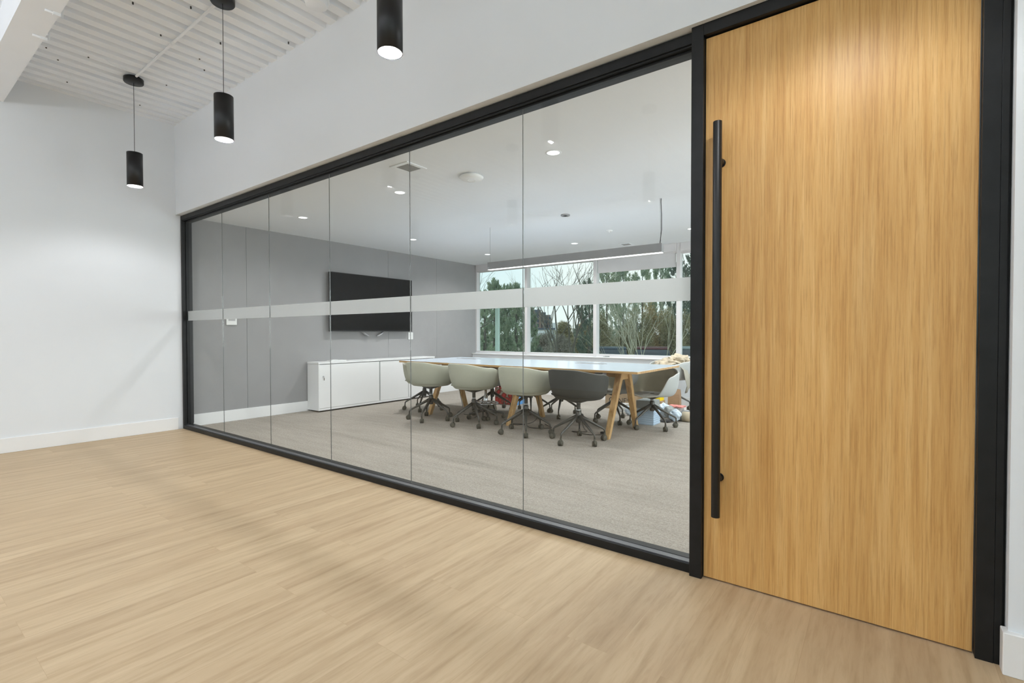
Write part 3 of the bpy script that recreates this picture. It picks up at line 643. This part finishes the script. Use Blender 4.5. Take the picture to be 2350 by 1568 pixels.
# the cream cloth on the window chair
t = thing('crumpled_cloth', 'crumpled cream cloth heaped over the chair by the window', 'cloth', (4.20, 4.90, .49))
blob('fold', 'cream', (-.02, -.02, 0), (.27, .22, .14), 3, t, .17, 5, 6, True); blob('fold', 'cream', (.13, .02, .10), (.19, .19, .13), 8, t, .19, 5, 7, True)
b = B(); rows = []
for (x_, y_, z_), hw in zip([(.20, -.08, .20), (.27, -.09, .14), (.305, -.10, .02), (.30, -.10, -.10), (.27, -.09, -.20)], (.13, .13, .12, .09, .03)):
    rows.append([b.verts.new((x_+.015*math.sin(9*u+z_*20), y_+hw*u, z_-.02*abs(u))) for u in (-1, -.5, 0, .5, 1)])
for i in range(4):
    for k in range(4): b.faces.new((rows[i][k], rows[i][k+1], rows[i+1][k+1], rows[i+1][k]))
for f in b.faces: f.smooth = True
o_ = obj('hanging_corner', b, 'beige', t); o_.modifiers.new('s', 'SOLIDIFY').thickness = .006

# ------------------------------------------------------------------ things on the carpet
def carton(name, label, x, y, rz, sx_, sy_, sz_, m, z=0, cat='box', flap=None, group=None):
    t = thing(name, label, cat, (x, y, z), rz, group=group)
    obj('body', bx(-sx_/2, sx_/2, -sy_/2, sy_/2, 0, sz_), m, t, bevel=.003)
    if flap:
        for s in (-1, 1):
            b = B(); add_box(b, -sx_/2, sx_/2, 0, sy_*.48, 0, .004); o_ = obj('flap', b, flap, t, loc=(0, s*-sy_/2, sz_+.002))
            o_.rotation_euler = ((.22 if s > 0 else PI-.22), 0, 0)
    return t
t = carton('cardboard_box', 'brown printed cardboard box under the right end of the table', 3.60, 4.62, -.05, .46, .34, .29, 'card', flap='cardl')
tx = D.curves.new('print', 'FONT'); tx.body = 'O  NE*'; tx.size = .11; tx.extrude = .0006; tx.align_x = 'CENTER'
tmp = D.objects.new('tmp', tx); COL.objects.link(tmp); bpy.context.view_layer.update()
tme = D.meshes.new_from_object(tmp.evaluated_get(bpy.context.evaluated_depsgraph_get())); COL.objects.unlink(tmp); D.objects.remove(tmp)
tme.materials.clear(); tme.materials.append(MT['ink']); to = D.objects.new('printed_word', tme); COL.objects.link(to); to.parent = t; to.location = (.0, -.1708, .10); to.rotation_euler = (PI/2, 0, 0);
# strawberry carton
t = thing('fruit_carton', 'red carton printed with strawberries by the window wall', 'carton', (1.86, 4.02, 0), .12)
obj('body', bx(-.17, .19, -.15, .15, 0, .27), 'fruit', t, bevel=.006); obj('upper_box', bx(-.10, .19, -.15, .15, .271, .50), 'red', t, bevel=.006)
obj('blue_side', bx(.191, .24, -.14, .14, 0, .24), 'blue', t, bevel=.003)
t = thing('small_backpack', 'small beige bag with black strap on the carpet', 'bag', (2.27, 3.10, 0))
blob('body', 'beige', (0, 0, 0), (.07, .05, .075), 4, t, .1, 3)
b = B(); add_tube(b, [(-.07, -.05, .02), (-.04, -.055, .10), (.0, -.055, .15), (.05, -.05, .12), (.075, -.04, .04)], .008, 8); obj('strap', b, 'cord', t)
# drafting stool
t = thing('drafting_stool', 'stool with chrome foot ring under the table', 'stool', (2.44, 2.74, 0))
b = B(); add_lathe(b, [(0, .56), (.16, .56), (.175, .58), (.17, .61), (.12, .625), (0, .627)], 30); obj('seat', b, 'dark', t)
b = B(); add_lathe(b, [(0, .08), (.028, .08), (.028, .30), (.018, .31), (.018, .56), (0, .56)], 20); obj('column', b, 'chrome', t)
b = B(); ring = [(.165*math.cos(a*PI/18), .165*math.sin(a*PI/18), .20) for a in range(37)]; add_tube(b, ring, .010, 10, caps=False)
for k in range(3): add_tube(b, [(0.02*math.cos(k*2.1), .02*math.sin(k*2.1), .20), (.16*math.cos(k*2.1), .16*math.sin(k*2.1), .20)], .006, 8)
obj('foot_ring', b, 'chrome', t)
for k in range(5):
    a = .5+k*2*PI/5; b = B(); add_tube(b, [(.02*math.cos(a), .02*math.sin(a), .10), (.24*math.cos(a), .24*math.sin(a), .07)], [.02, .012], 8); l_ = obj('leg', b, 'base_c', t)
    b = B(); add_lathe(b, [(0, -.018), (.027, -.018), (.027, .018), (0, .018)], 18, c=(.245*math.cos(a), .245*math.sin(a), .0275), axis='y'); add_tube(b, [(.245*math.cos(a), .245*math.sin(a), .03), (.24*math.cos(a), .24*math.sin(a), .075)], .009, 8); obj('caster', b, 'caster', l_)
# cable coil
b = B(); pts = []
for k in range(110):
    a = k*.32; rr = .145+.012*math.sin(k*1.7); pts.append((rr*math.cos(a), rr*math.sin(a)*1.0, .012+k*.0009+.004*math.sin(k)))
add_tube(b, pts, .008, 8)
tag(obj('cable_coil', b, 'plastic', loc=(3.74, 4.28, 0)), 'coil of white cable in front of the cardboard box', 'cable')
blob_o = blob('crumpled_wrap', 'wrap', (3.93, 4.05, 0), (.07, .06, .07), 21, None, .15, 4, 5, True); tag(blob_o, 'small crumpled plastic beside the white cable coil', 'plastic wrap')
# drawer bin
t = thing('storage_bin', 'frosted blue ribbed plastic bin behind the right chair base', 'storage bin', (4.37, 3.62, 0), .0)
b = B(); add_box(b, -.105, .105, -.11, .11, 0, .20)
for k in range(7): add_box(b, -.110, .110, -.115, .115, .012+k*.026, .022+k*.026)
obj('tub', b, 'bin', t, bevel=.002); obj('lid', bx(-.115, .10, -.12, .12, .2005, .30), 'grey', t, bevel=.006)
carton('cardboard_box', 'low brown box at the bottom beneath the yellow packet', 4.14, 4.55, .1, .17, .16, .085, 'cardl')
carton('cardboard_box', 'open shallow brown box directly under the yellow packet', 4.13, 4.55, .05, .19, .17, .085, 'card', z=.086)
carton('packet', 'bright yellow packet on top of brown boxes', 4.14, 4.55, -.1, .14, .12, .085, 'yellow', z=.172, cat='packet')
carton('packet', 'cyan and white packet standing beside the yellow one', 4.235, 4.85, .1, .05, .06, .25, 'cyan', cat='packet')
# brown bag on white boxes
carton('white_carton', 'low white carton at the base of the pile', 4.50, 4.30, .05, .26, .22, .09, 'plastic')
carton('white_carton', 'narrow white carton stacked on the low one', 4.49, 4.30, .12, .24, .16, .05, 'paper', z=.091)
carton('magazine', 'red and white printed magazine on the white cartons', 4.50, 4.28, -.12, .21, .15, .018, 'pink', z=.142, cat='magazine')
t = thing('paper_bag', 'brown paper bag standing below the cloth covered chair', 'bag', (4.335, 4.70, 0), .1)
b = B(); vv = []
for z, sx_, sy_ in ((.0, .085, .06), (.26, .08, .055), (.33, .075, .035)):
    vv.append([b.verts.new((dx*sx_, dy*sy_, z)) for dx, dy in ((-1, -1), (1, -1), (1, 1), (-1, 1))])
b.faces.new(vv[0][::-1])
for i in range(2):
    for k in range(4): b.faces.new((vv[i][k], vv[i][(k+1) % 4], vv[i+1][(k+1) % 4], vv[i+1][k]))
b.faces.new(vv[2]); obj('bag_body', b, 'bag', t)
tag(blob('plastic_bag', 'wrap', (4.37, 4.16, 0), (.10, .08, .10), 31, None, .13, 4, 4, True), 'clear bluish plastic bag slumped behind the chair legs', 'plastic bag')
tag(blob('plastic_bag', 'wrap', (4.60, 3.93, 0), (.085, .07, .085), 35, None, .13, 4, 4, True), 'crumpled white blue bag in front of the grey rolls', 'plastic bag')
tag(blob('cloth_bag', 'grey', (4.50, 4.04, 0), (.075, .07, .08), 41, None, .2, 3, 5), 'grey cloth bag with pink rim beside the crumpled bag', 'bag')
for i, (xx, yy, zz, r_, lb) in enumerate(((4.86, 4.06, 0, .062, 'grey roll with tan band lying at the front'), (4.88, 4.20, 0, .060, 'plain grey roll lying behind the banded one'))):
    t = thing('material_roll', lb, 'roll', (xx, yy, r_), 0.1, group='grey rolls on the carpet by the post')
    b = B(); add_tube(b, [(-.27, 0, 0), (.27, 0, 0)], r_, 24); obj('roll_body', b, 'roll', t)
    if i == 0: b = B(); add_tube(b, [(-.20, 0, 0), (-.10, 0, 0)], r_+.002, 24); obj('band', b, 'tan', t)
b = B(); add_box(b, -.17, .13, -.07, .07, 0, .012); add_box(b, -.12, .16, -.05, .06, .012, .02)
tag(obj('folded_cover', b, 'cord', loc=(4.42, 3.86, 0), bevel=.004), 'flat black folded cover lying before the pile', 'cover')
# loose cables
def cable(pts, label, r_=.0035):
    b = B(); q = [Vector(p) for p in pts]; out = []
    for i in range(len(q)-1):
        p0, p1, p2, p3 = q[max(i-1, 0)], q[i], q[i+1], q[min(i+2, len(q)-1)]
        for k in range(8):
            u = k/8; out.append(.5*((2*p1)+(-p0+p2)*u+(2*p0-5*p1+4*p2-p3)*u*u+(-p0+3*p1-3*p2+p3)*u**3))
    out.append(q[-1]); add_tube(b, out, r_, 8); tag(obj('power_cable', b, 'cord'), label, 'cable', 'black cables under the table')
z0 = .005
cable([(1.75, 2.95, .62), (1.72, 3.0, .3), (1.85, 2.95, .02), (2.05, 2.75, z0), (2.2, 2.85, z0), (2.35, 2.62, z0)], 'black cable dropping beside the left trestle')
cable([(3.0, 2.95, .62), (3.18, 2.9, .35), (3.22, 2.8, .05), (3.12, 2.55, z0), (2.95, 2.62, z0), (2.75, 2.75, z0)], 'black cable looping beside the middle trestle')
cable([(3.35, 2.80, z0), (3.45, 2.72, z0), (3.55, 2.62, z0), (3.35, 2.5, z0), (3.15, 2.62, z0), (2.9, 2.5, z0)], 'black cable trailing under the third glass side chair')
cable([(3.78, 3.0, .62), (3.74, 2.96, .3), (3.86, 2.85, .03), (4.0, 2.68, z0), (3.85, 2.6, z0), (4.1, 2.55, z0), (4.25, 2.66, z0)], 'black cable dropping behind the charcoal chair')
tag(obj('power_adapter', bx(-.05, .05, -.02, .02, 0, .025), 'cord', loc=(4.22, 2.70, 0), bevel=.004), 'small black power adapter on the carpet', 'adapter')

# ------------------------------------------------------------------ outside
GZ = -1.15
struct('ground', bx(-420, 120, 5.65, 520, GZ-.2, GZ), 'ground', 'winter grass beyond the windows', 'ground')
b = B(); add_box(b, -.04, .04, -.03, .03, 0, 3.2)
tag(obj('exterior_post', b, 'fin', loc=(.12, 5.92, GZ)), 'pale green post just outside the leftmost window', 'post')
def leaves(b, c, rad, n, size, r_, up=False, shell=.35):
    for _ in range(n):
        d = Vector((r_.gauss(0, 1), r_.gauss(0, 1), r_.gauss(0, 1))).normalized(); k = r_.uniform(shell, 1)**.6
        p = Vector(c)+Vector((d.x*rad[0], d.y*rad[1], d.z*rad[2]))*k
        a = Vector((r_.gauss(0, 1), r_.gauss(0, 1), r_.gauss(0, 1))).normalized()
        if up: a = (a*.6+Vector((0, 0, 1.0))).normalized()
        s = a.cross(Vector((r_.gauss(0, 1), r_.gauss(0, 1), r_.gauss(0, 1)))).normalized()
        L_, W_ = size*r_.uniform(.7, 1.3)*(1 if up else 1.5), size*(.28 if up else .26)
        v4 = [b.verts.new(p-s*W_*.5), b.verts.new(p+s*W_*.5), b.verts.new(p+s*W_*.35+a*L_), b.verts.new(p-s*W_*.35+a*L_)]; b.faces.new(v4)
def pine(px, ytop, depth, wpx, label, m='pine', seed=1, dens=1.0, lo=0.0):
    r_ = random.Random(seed); top = at(px, ytop, depth); base = Vector((top.x, top.y, GZ)); H = top.z-GZ; Wd = wpx/FPX*depth/2; k_ = depth/24
    t = thing('pine_tree', label, 'tree', base, group='pines beyond the windows')
    b = B(); add_tube(b, [(0, 0, 0), (.02, 0, H*.5), (0, .02, H*.92)], [.09, .06, .02], 8); obj('trunk', b, 'bark', t)
    b = B(); n = int(95*dens)
    for i in range(n):
        u = i/n; z = H*(.10+.84*u); rr = Wd*((1-u*.55) if u < .7 else (.615-(u-.7)*1.25))*r_.uniform(.15, 1.0)**.5; a = r_.uniform(0, 2*PI)
        c = Vector((rr*math.cos(a), rr*math.sin(a), z)); dr = Vector((math.cos(a)*.55, math.sin(a)*.55, 1)).normalized()
        for j in range(5):                                    # upturned candle of needles
            leaves(b, c+dr*(.075*j*k_), (.10*k_*(1-j*.13), .10*k_*(1-j*.13), .06*k_), 16, .085*k_, r_, True)
    for j in range(6): leaves(b, (0, 0, H-.34*k_+.06*j*k_), (.085*k_*(1-j*.12),)*2+(.06*k_,), 20, .085*k_, r_, True)
    obj('foliage', b, m, t)
def bush(px, ytop, depth, wpx, label, m, seed, n=3500, size=.14, name='shrub'):
    r_ = random.Random(seed); top = at(px, ytop, depth); H = top.z-GZ; Wd = wpx/FPX*depth/2
    b = B()
    for i in range(14):
        cz = H*r_.uniform(.12, .82); k = (1-cz/H*.45); c = (r_.uniform(-.75, .75)*Wd*k, r_.uniform(-.6, .6)*Wd*k, cz); leaves(b, c, (Wd*.42, Wd*.42, H*.19), n//14, size, r_, False, .1)
    t = thing(name, label, 'shrub' if name == 'shrub' else 'tree', (top.x, top.y, GZ), group='winter bushes beyond the windows')
    q = B()
    for k in range(4): add_tube(q, [(r_.uniform(-.1, .1), r_.uniform(-.1, .1), 0), (r_.uniform(-.5, .5)*Wd, r_.uniform(-.3, .3)*Wd, H*.75)], [.05, .015], 6)
    obj('stem', q, 'bark', t); obj('foliage', b, m, t)
def branch(b, p, d, L_, r0, depth_, r_, spread=.5, n=(1, 3), keep=.74, gen=0):
    q = p; pts = [p]; dd = d
    for k in range(3):
        dd = (dd+Vector((r_.gauss(0, .10), r_.gauss(0, .10), r_.gauss(0, .06)+.03))).normalized(); q = q+dd*(L_/3); pts.append(q)
    add_tube(b, pts, [r0, r0*.9, r0*.8, r0*.68], 5 if gen > 0 else 8, caps=False)
    if depth_ == 0: return
    for k in range(r_.randint(*n)+(1 if gen < 1 else 0)):
        a = Vector((r_.gauss(0, 1), r_.gauss(0, 1), r_.gauss(0, .5))).normalized(); nd = (dd+a*spread).normalized()
        branch(b, pts[r_.choice((2, 3))] if k else pts[3], nd, L_*keep*r_.uniform(.75, 1.15), r0*.62, depth_-1, r_, spread, n, keep, gen+1)
def bare_tree(px, pyb, depth, H, label, seed, m='bark', r0=.06, lean=(0, 0), spread=.5, dep=5, stems=1, fan=.0, name='bare_tree', cat='tree'):
    r_ = random.Random(seed); p = at(px, 800, depth); t = thing(name, label, cat, (p.x, p.y, GZ), group='bare winter trees beyond the windows')
    b = B(); q = B()
    for s in range(stems):
        d = Vector((lean[0]+r_.uniform(-fan, fan), lean[1]+r_.uniform(-fan, fan)*.5, 1)).normalized(); st = Vector((r_.uniform(-.1, .1)*(stems > 1), r_.uniform(-.1, .1)*(stems > 1), 0))
        tk = H*.30; add_tube(q, [st, st+d*tk*.5, st+d*tk], [r0*1.15, r0, r0*.92], 8, caps=False)
        for k in range(2 if stems > 1 else 3):
            a = Vector((r_.gauss(0, 1), r_.gauss(0, 1), 0)).normalized(); branch(b, st+d*tk, (d+a*spread*(.6 if k else .15)).normalized(), H*.26, r0*.8, dep, r_, spread)
    obj('trunk', q, m, t); obj('branches', b, m, t)

# left bay: pines, near bare branches
pine(1112, 668, 20, 56, 'dense pine at the left edge of the left window', seed=1, dens=1.3)
pine(1134, 640, 23, 62, 'tallest pine in the left window', seed=2, dens=1.5)
pine(1157, 654, 26, 60, 'pine right of the tallest one in the left window', seed=3, dens=1.5)
pine(1184, 650, 23, 66, 'pine with split tips beside the first mullion', seed=4, dens=1.6)
pine(1212, 700, 26, 50, 'short pine behind the first mullion', seed=5)
bare_tree(1058, 800, 15, 4.6, 'bare tree reaching in at the top left pane corner', 11, r0=.026, spread=.6, dep=4)
# middle bay
bare_tree(1288, 815, 14, 4.2, 'bare dark tree left of centre in the middle window', 14, r0=.030, lean=(-.06, 0), spread=.50, dep=4)
bare_tree(1303, 815, 15, 4.8, 'forked bare dark tree at the centre of the middle window', 17, r0=.036, lean=(.05, 0), spread=.52, dep=4)
bare_tree(1262, 815, 26, 5.8, 'slim pale bare tree before the tower', 19, 'brush', r0=.028, spread=.36, dep=4)
bare_tree(1318, 815, 30, 6.6, 'tall fine bare tree rising above the middle window band', 23, 'brush', r0=.04, spread=.34, dep=4)
pine(1352, 640, 19, 50, 'dark pine against the second mullion', 'pined', seed=6, dens=1.1)
pine(1335, 700, 20, 52, 'ragged dark pine left of the second mullion', 'pined', seed=7, dens=.35)
bush(1302, 738, 70, 72, 'round yellow green tree far off in the middle window', 'olive', 31, 9000, .22, name='distant_tree')
bush(1345, 738, 60, 66, 'tawny tree far off beside the second mullion', 'tawny', 32, 9000, .22, name='distant_tree')
bush(1328, 762, 45, 80, 'low olive thicket under the forked bare tree', 'olive', 33, 9000, .13)
bush(1245, 760, 38, 70, 'grey brown thicket in front of the white building', 'brush', 34, 11000, .09)
bush(1288, 766, 34, 64, 'grey brown thicket between the bare trunks', 'brush', 35, 11000, .09)
bush(1232, 786, 24, 40, 'dark green shrub low beside the first mullion', 'pined', 36, 5000, .08)
bush(1345, 785, 25, 50, 'brown green shrub low beside the second mullion', 'olive', 37, 6000, .08)
# right bay
pine(1392, 606, 31, 88, 'tall green pine behind the lowered blind, left side', seed=8, dens=1.3)
pine(1430, 612, 35, 100, 'broad green pine behind the lowered blind', seed=9, dens=1.4)
pine(1474, 606, 31, 92, 'green pine behind the pale twiggy shrub', seed=10, dens=1.3)
pine(1516, 596, 36, 96, 'green pine beside the third mullion', seed=12, dens=1.3)
pine(1556, 594, 32, 86, 'tall pine behind the third mullion', 'pined', seed=13, dens=1.3)
pine(1596, 570, 36, 90, 'dark pine seen in the narrow right window', 'pined', seed=15, dens=1.4)
for i, (px, yt, dd, wp, m_) in enumerate(((1385, 694, 27, 80, 'olive'), (1428, 684, 29, 90, 'olive'), (1468, 700, 27, 80, 'olive'), (1508, 680, 29, 88, 'tawny'), (1548, 694, 27, 80, 'olive'), (1596, 690, 29, 80, 'olive'))):
    bush(px, yt, dd, wp, ['olive winter bush just right of the second mullion', 'wide olive bush left in the right window', 'olive bush in the middle of the right window', 'tawny bush behind the twiggy shrub', 'olive bush left of the third mullion', 'olive bush in the narrow right window'][i], m_, 50+i, 11000, .075)
bare_tree(1497, 815, 13, 4.0, 'pale multi stemmed bare shrub in the right window', 41, 'twig', r0=.013, spread=.40, dep=4, stems=6, fan=.42, name='bare_shrub', cat='shrub')
bare_tree(1450, 815, 17, 3.2, 'pale leaning bare shrub left in the right window', 43, 'twig', r0=.011, lean=(-.35, 0), spread=.40, dep=4, stems=3, fan=.30, name='bare_shrub', cat='shrub')
bare_tree(1592, 815, 18, 6.0, 'slim bare tree in the narrow right window', 44, 'bark', r0=.04, spread=.36, dep=4)
# cars
def car(px, depth, m, label, rz=0):
    p = at(px, 800, depth); t = thing('parked_car', label, 'car', (p.x, p.y, GZ), YAW*-1*0+rz, group='cars parked beyond the windows')
    b = B(); prof = [(-2.1, .30), (-2.15, .62), (-2.1, .96), (-1.9, 1.05), (1.15, 1.02), (1.95, .92), (2.12, .65), (2.1, .30)]
    for s in (-1, 1):
        pass
    lv = [b.verts.new((x_, -.85, z_)) for x_, z_ in prof]; rv = [b.verts.new((x_, .85, z_)) for x_, z_ in prof]
    b.faces.new(lv); b.faces.new(rv[::-1])
    for i in range(len(prof)): b.faces.new((lv[i], rv[i], rv[(i+1) % len(prof)], lv[(i+1) % len(prof)]))
    obj('body', b, m, t, bevel=.05)
    b = B(); pr = [(-2.0, 1.03), (-1.75, 1.60), (.25, 1.66), (1.0, 1.0)]
    lv = [b.verts.new((x_, -.80 if z_ < 1.1 else -.66, z_)) for x_, z_ in pr]; rv = [b.verts.new((x_, .80 if z_ < 1.1 else .66, z_)) for x_, z_ in pr]
    b.faces.new(lv); b.faces.new(rv[::-1])
    for i in range(4): b.faces.new((lv[i], rv[i], rv[(i+1) % 4], lv[(i+1) % 4]))
    obj('window_glass', b, 'cglass', t, bevel=.03); obj('roof', bx(-1.74, .24, -.67, .67, 1.60, 1.69), m, t, bevel=.02)
    for x_ in (-1.35, 1.3):
        for s in (-1, 1):
            b = B(); add_tube(b, [(x_, s*.70, .31), (x_, s*.88, .31)], .31, 20); obj('wheel', b, 'tyre', t)
car(1400, 22, 'carb', 'dark blue car left in the right window', PI/2+.44)
car(1497, 22, 'carr', 'maroon car in the middle of the right window', PI/2+.36)
car(1594, 22, 'cars', 'silver grey car beside the third mullion', PI/2+.28)
# far buildings
def building(px0, px1, ytop, depth, label, m, name='apartment_tower', capm='towert', caph=0, dd=25, extra=None):
    a = at(px0, ytop, depth); c = at(px1, ytop, depth); W_ = (c-a).length
    t = thing(name, label, 'building', ((a.x+c.x)/2, (a.y+c.y)/2, GZ), -YAW*1.0*0 + math.atan2(c.y-a.y, c.x-a.x))
    H = a.z-GZ
    obj('wall', bx(-W_/2, W_/2, 0, dd, 0, H-caph), m, t)
    if caph: obj('roof_storey', bx(-W_/2, W_/2*.9, -.5, dd, H-caph, H), capm, t)
    for u0, u1, m2 in (extra or []): obj('brick_bay', bx(-W_/2+W_*u0, -W_/2+W_*u1, -1.2, 0, 0, H-caph*.2), m2, t)
    return t
building(1219, 1242, 711, 330, 'brick and glass tower at the left of the middle window', 'facade', caph=3.2, extra=[(.22, .34, 'brickr'), (.78, .98, 'brickr')])
building(1242, 1253, 717, 350, 'mid tower step of the far apartment block', 'facade', caph=2.5, extra=[(.1, .3, 'brickr')])
building(1252, 1264, 723, 370, 'lowest grey tower step of the far apartment block', 'facade', caph=0, extra=[(.4, .6, 'brickr')])
building(1264, 1277, 741, 420, 'small pale block right of the far towers', 'conc')
building(1230, 1276, 753, 150, 'low white hall in front of the towers', 'conc', 'white_hall', caph=.5, dd=20)
building(1205, 1262, 760, 120, 'long pale shed roof before the white hall', 'conc', 'long_shed', dd=10)
